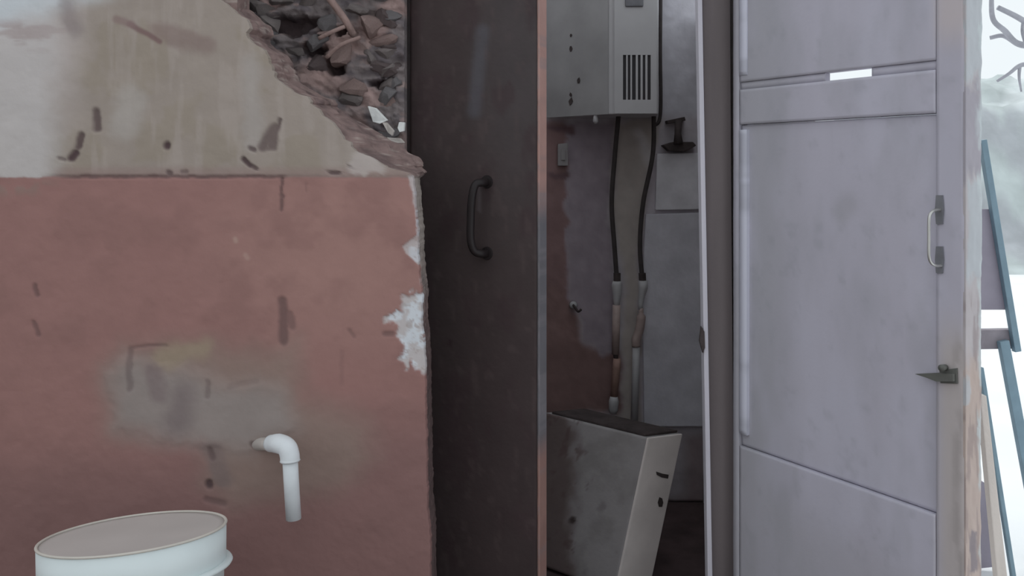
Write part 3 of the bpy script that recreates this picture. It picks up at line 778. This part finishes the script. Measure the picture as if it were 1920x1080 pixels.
grid_slab('side_plate', sp+np.array(sn)*.0012, sp-np.array(sn)*.001, M_core2, cs, case)
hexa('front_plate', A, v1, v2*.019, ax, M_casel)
hexa('top_shadow_slab', A-ax*.018+v2*.04+v1*.03, v1*.94, v2*.9, ax*.017, M_rust, .002)  # dark slab standing in for the shadowed top of the box
fn = v1.cross(ax).normalized()
if fn.y > 0: fn = -fn
def on_front(px, py):
    k = Vector(((px-960)/F, 1, (HZ-py)/F)); C0 = Vector((0, 0, H)); t = (A-C0).dot(fn)/k.dot(fn); return C0+k*t+fn*.0004
prism('slot', [on_front(a, b) for a, b in ((1230,884),(1242,888),(1253,890),(1252,897),(1240,895),(1231,890))], fn*.0012, M_rust, case)
prism('slot', [on_front(a, b) for a, b in ((1236,932),(1241,934),(1243,942),(1241,950),(1235,950),(1233,942))], fn*.0012, M_rust, case)

sw = empty('light_switch', P(1055, 290, YB), 'small pale switch plate on the dark bathroom wall left below the heater', 'switch')
prism('switch_plate', [P(1046,270,2.975), P(1065,268,2.975), P(1065,311,2.975), P(1046,311,2.975)], (0,.02,0), M_case, sw, .003)
prism('switch_rocker', [P(1052,280,2.970), P(1060,280,2.970), P(1060,300,2.970), P(1052,300,2.970)], (0,.008,0), M_case, sw, .001)

br = empty('wall_bracket', P(1270, 275, YB), 'dark rusty bracket with a flared foot on the wall right of the heater', 'bracket')
prism('foot', [P(1243,272,2.95), P(1262,266,2.95), P(1300,266,2.95), P(1306,273,2.95), P(1285,284,2.95), P(1255,283,2.95)], (0,.05,0), M_rust, br, .003)
tube('stem', [P(1272, 270, 2.95), P(1271, 250, 2.955), P(1272, 226, 2.965)], [.016, .011, .012], M_rust, br, 12)
prism('arm', [P(1250,226,2.96), P(1284,219,2.96), P(1286,226,2.96), P(1252,232,2.96)], (0,.04,0), M_rust, br, .002)

hk = empty('wall_hook', P(1075, 574, YB), 'small pale hook on the dark bathroom wall left of the pipes', 'hook')
tube('hook_base', [P(1075, 572, 2.99), P(1075, 572, 2.965)], [.014, .011], M_pale, hk, 12)
tube('hook_arm', curve_pts([P(1075, 572, 2.968), P(1078, 576, 2.945), P(1084, 584, 2.935), P(1090, 580, 2.932)], 5), .004, M_rust, hk, 8)

# ------------------------------------------------------------------ outside on the right
YF = 2.6
frame = empty('metal_trestle', P(1900, 1000, YF), 'blue-grey metal trestle with a sheet and a rail leaning outside behind the grey door', 'trestle')
def bar(name, x0, y0, x1, y1, wpx, mat, Y=YF, th=.02, Yb=None):
    Yb = Y if Yb is None else Yb
    d = Vector((x1-x0, y1-y0)); n = Vector((-d.y, d.x)).normalized()*wpx/2
    q = [P(x0+n.x, y0+n.y, Y), P(x1+n.x, y1+n.y, Yb), P(x1-n.x, y1-n.y, Yb), P(x0-n.x, y0-n.y, Y)]
    return prism(name, q, (0, th, 0), mat, frame, .002)
bar('upper_stile', 1845, 262, 1910, 660, 12, M_blue)
bar('middle_stile', 1884, 640, 1960, 1052, 18, M_blue, YF, .02, 2.55)
bar('back_leg', 1808, 380, 1800, 1040, 14, M_blue, YF, .02)
bar('lower_stile', 1841, 690, 1905, 1100, 8, M_blue, 2.5, .015, 2.4)
prism('sheet', [P(a, b, YF+.02) for a, b in ((1800,392),(1862,392),(1873,420),(1898,581),(1800,581))], (0, .012, 0), M_lil, frame, .002)
bar('rail', 1790, 638, 1906, 636, 36, M_rail, YF+.02, .03)
prism('lower_sheet', [P(a, b, 2.5) for a, b in ((1800,880),(1846,905),(1878,1062),(1800,1070))], (0, .012, 0), M_lil, frame, .002)
plank = prism('timber_plank', [P(1838,742,2.42), P(1850,742,2.42), P(1892,1105,2.35), P(1872,1105,2.35)], (.0, .025, 0), M_tan, None, .003)
tag(plank, 'pale bleached plank leaning against the edge side of the grey door', 'plank')

# bank of pale earth
bx = np.linspace(4.7, 13.5, 90); by = np.linspace(9.5, 15, 40)
BX, BY = np.meshgrid(bx, by)
prof = np.interp(BY, [9.5, 10.4, 11.6, 13, 15], [0, .4, 2.15, 2.58, 2.62])*np.interp(BX, [4.7, 5.3, 5.75, 6.1, 13.5], [0, .75, .98, .93, 1.05])
BZ = prof*(1+.16*(fbm(BX*1.6, BY*1.6, 91)-.5))+(fbm(BX*4, BY*4, 92)-.5)*.18*np.minimum(1, prof)-.05
cb = np.zeros(BX.shape+(3,))+np.array((.48,.53,.53))
cb = mixc(cb, (.40,.41,.44), sstep(.48, .62, fbm(BX*2.2+BZ*1.2, BZ*2.5, 93))*.8)
cb = mixc(cb, (.62,.66,.67), sstep(.52, .66, fbm(BX*1.5-BZ*2.5, BZ*.9, 94))*.8)
pk = np.stack([BX, BY, BZ], -1); pkb = pk.copy(); pkb[..., 2] = -.2
bank = grid_slab('earth_bank', pk, pkb, M_bank, cb)
tag(bank, 'pale grey-green earth bank rising beyond the leaning blue-grey trestle', 'bank')

tree = empty('bare_tree', (2.75, 4.0, 0), 'bare tree with crooked grey branches against the bright sky', 'tree')
YT = 4.0
tube('trunk', curve_pts([Vector((2.75, 4.0, -.02)), Vector((2.70, 4.0, .8)), Vector((2.62, 4.02, 1.5)), Vector((2.60, 4.0, 2.3))], 6), [.075-.0022*i for i in range(19)], M_bark, tree, 12)
def branch(pts, r0, r1):
    c_ = curve_pts([P(a, b, YT+dz) for a, b, dz in pts], 6); n = len(c_)
    tube('branch', c_, [r0+(r1-r0)*i/(n-1) for i in range(n)], M_bark, tree, 8)
branch([(2066,60,0),(2000,88,.0),(1935,86,.0),(1905,80,0),(1884,58,0),(1863,38,.0),(1859,5,0),(1862,-40,.05)], .018, .009)
branch([(2062,20,0),(1990,60,.02),(1935,46,.02),(1900,28,.02),(1871,14,.02)], .016, .0115)
branch([(1918,38,.02),(1917,60,.02),(1924,84,0)], .006, .008)
branch([(1902,79,0),(1880,67,.05),(1856,71,.08)], .011, .009)
branch([(2070,150,0),(1990,118,.0),(1930,120,0),(1910,124,0),(1892,138,0),(1870,152,.05)], .014, .006)
branch([(1912,124,0),(1911,146,0),(1915,172,0)], .008, .004)
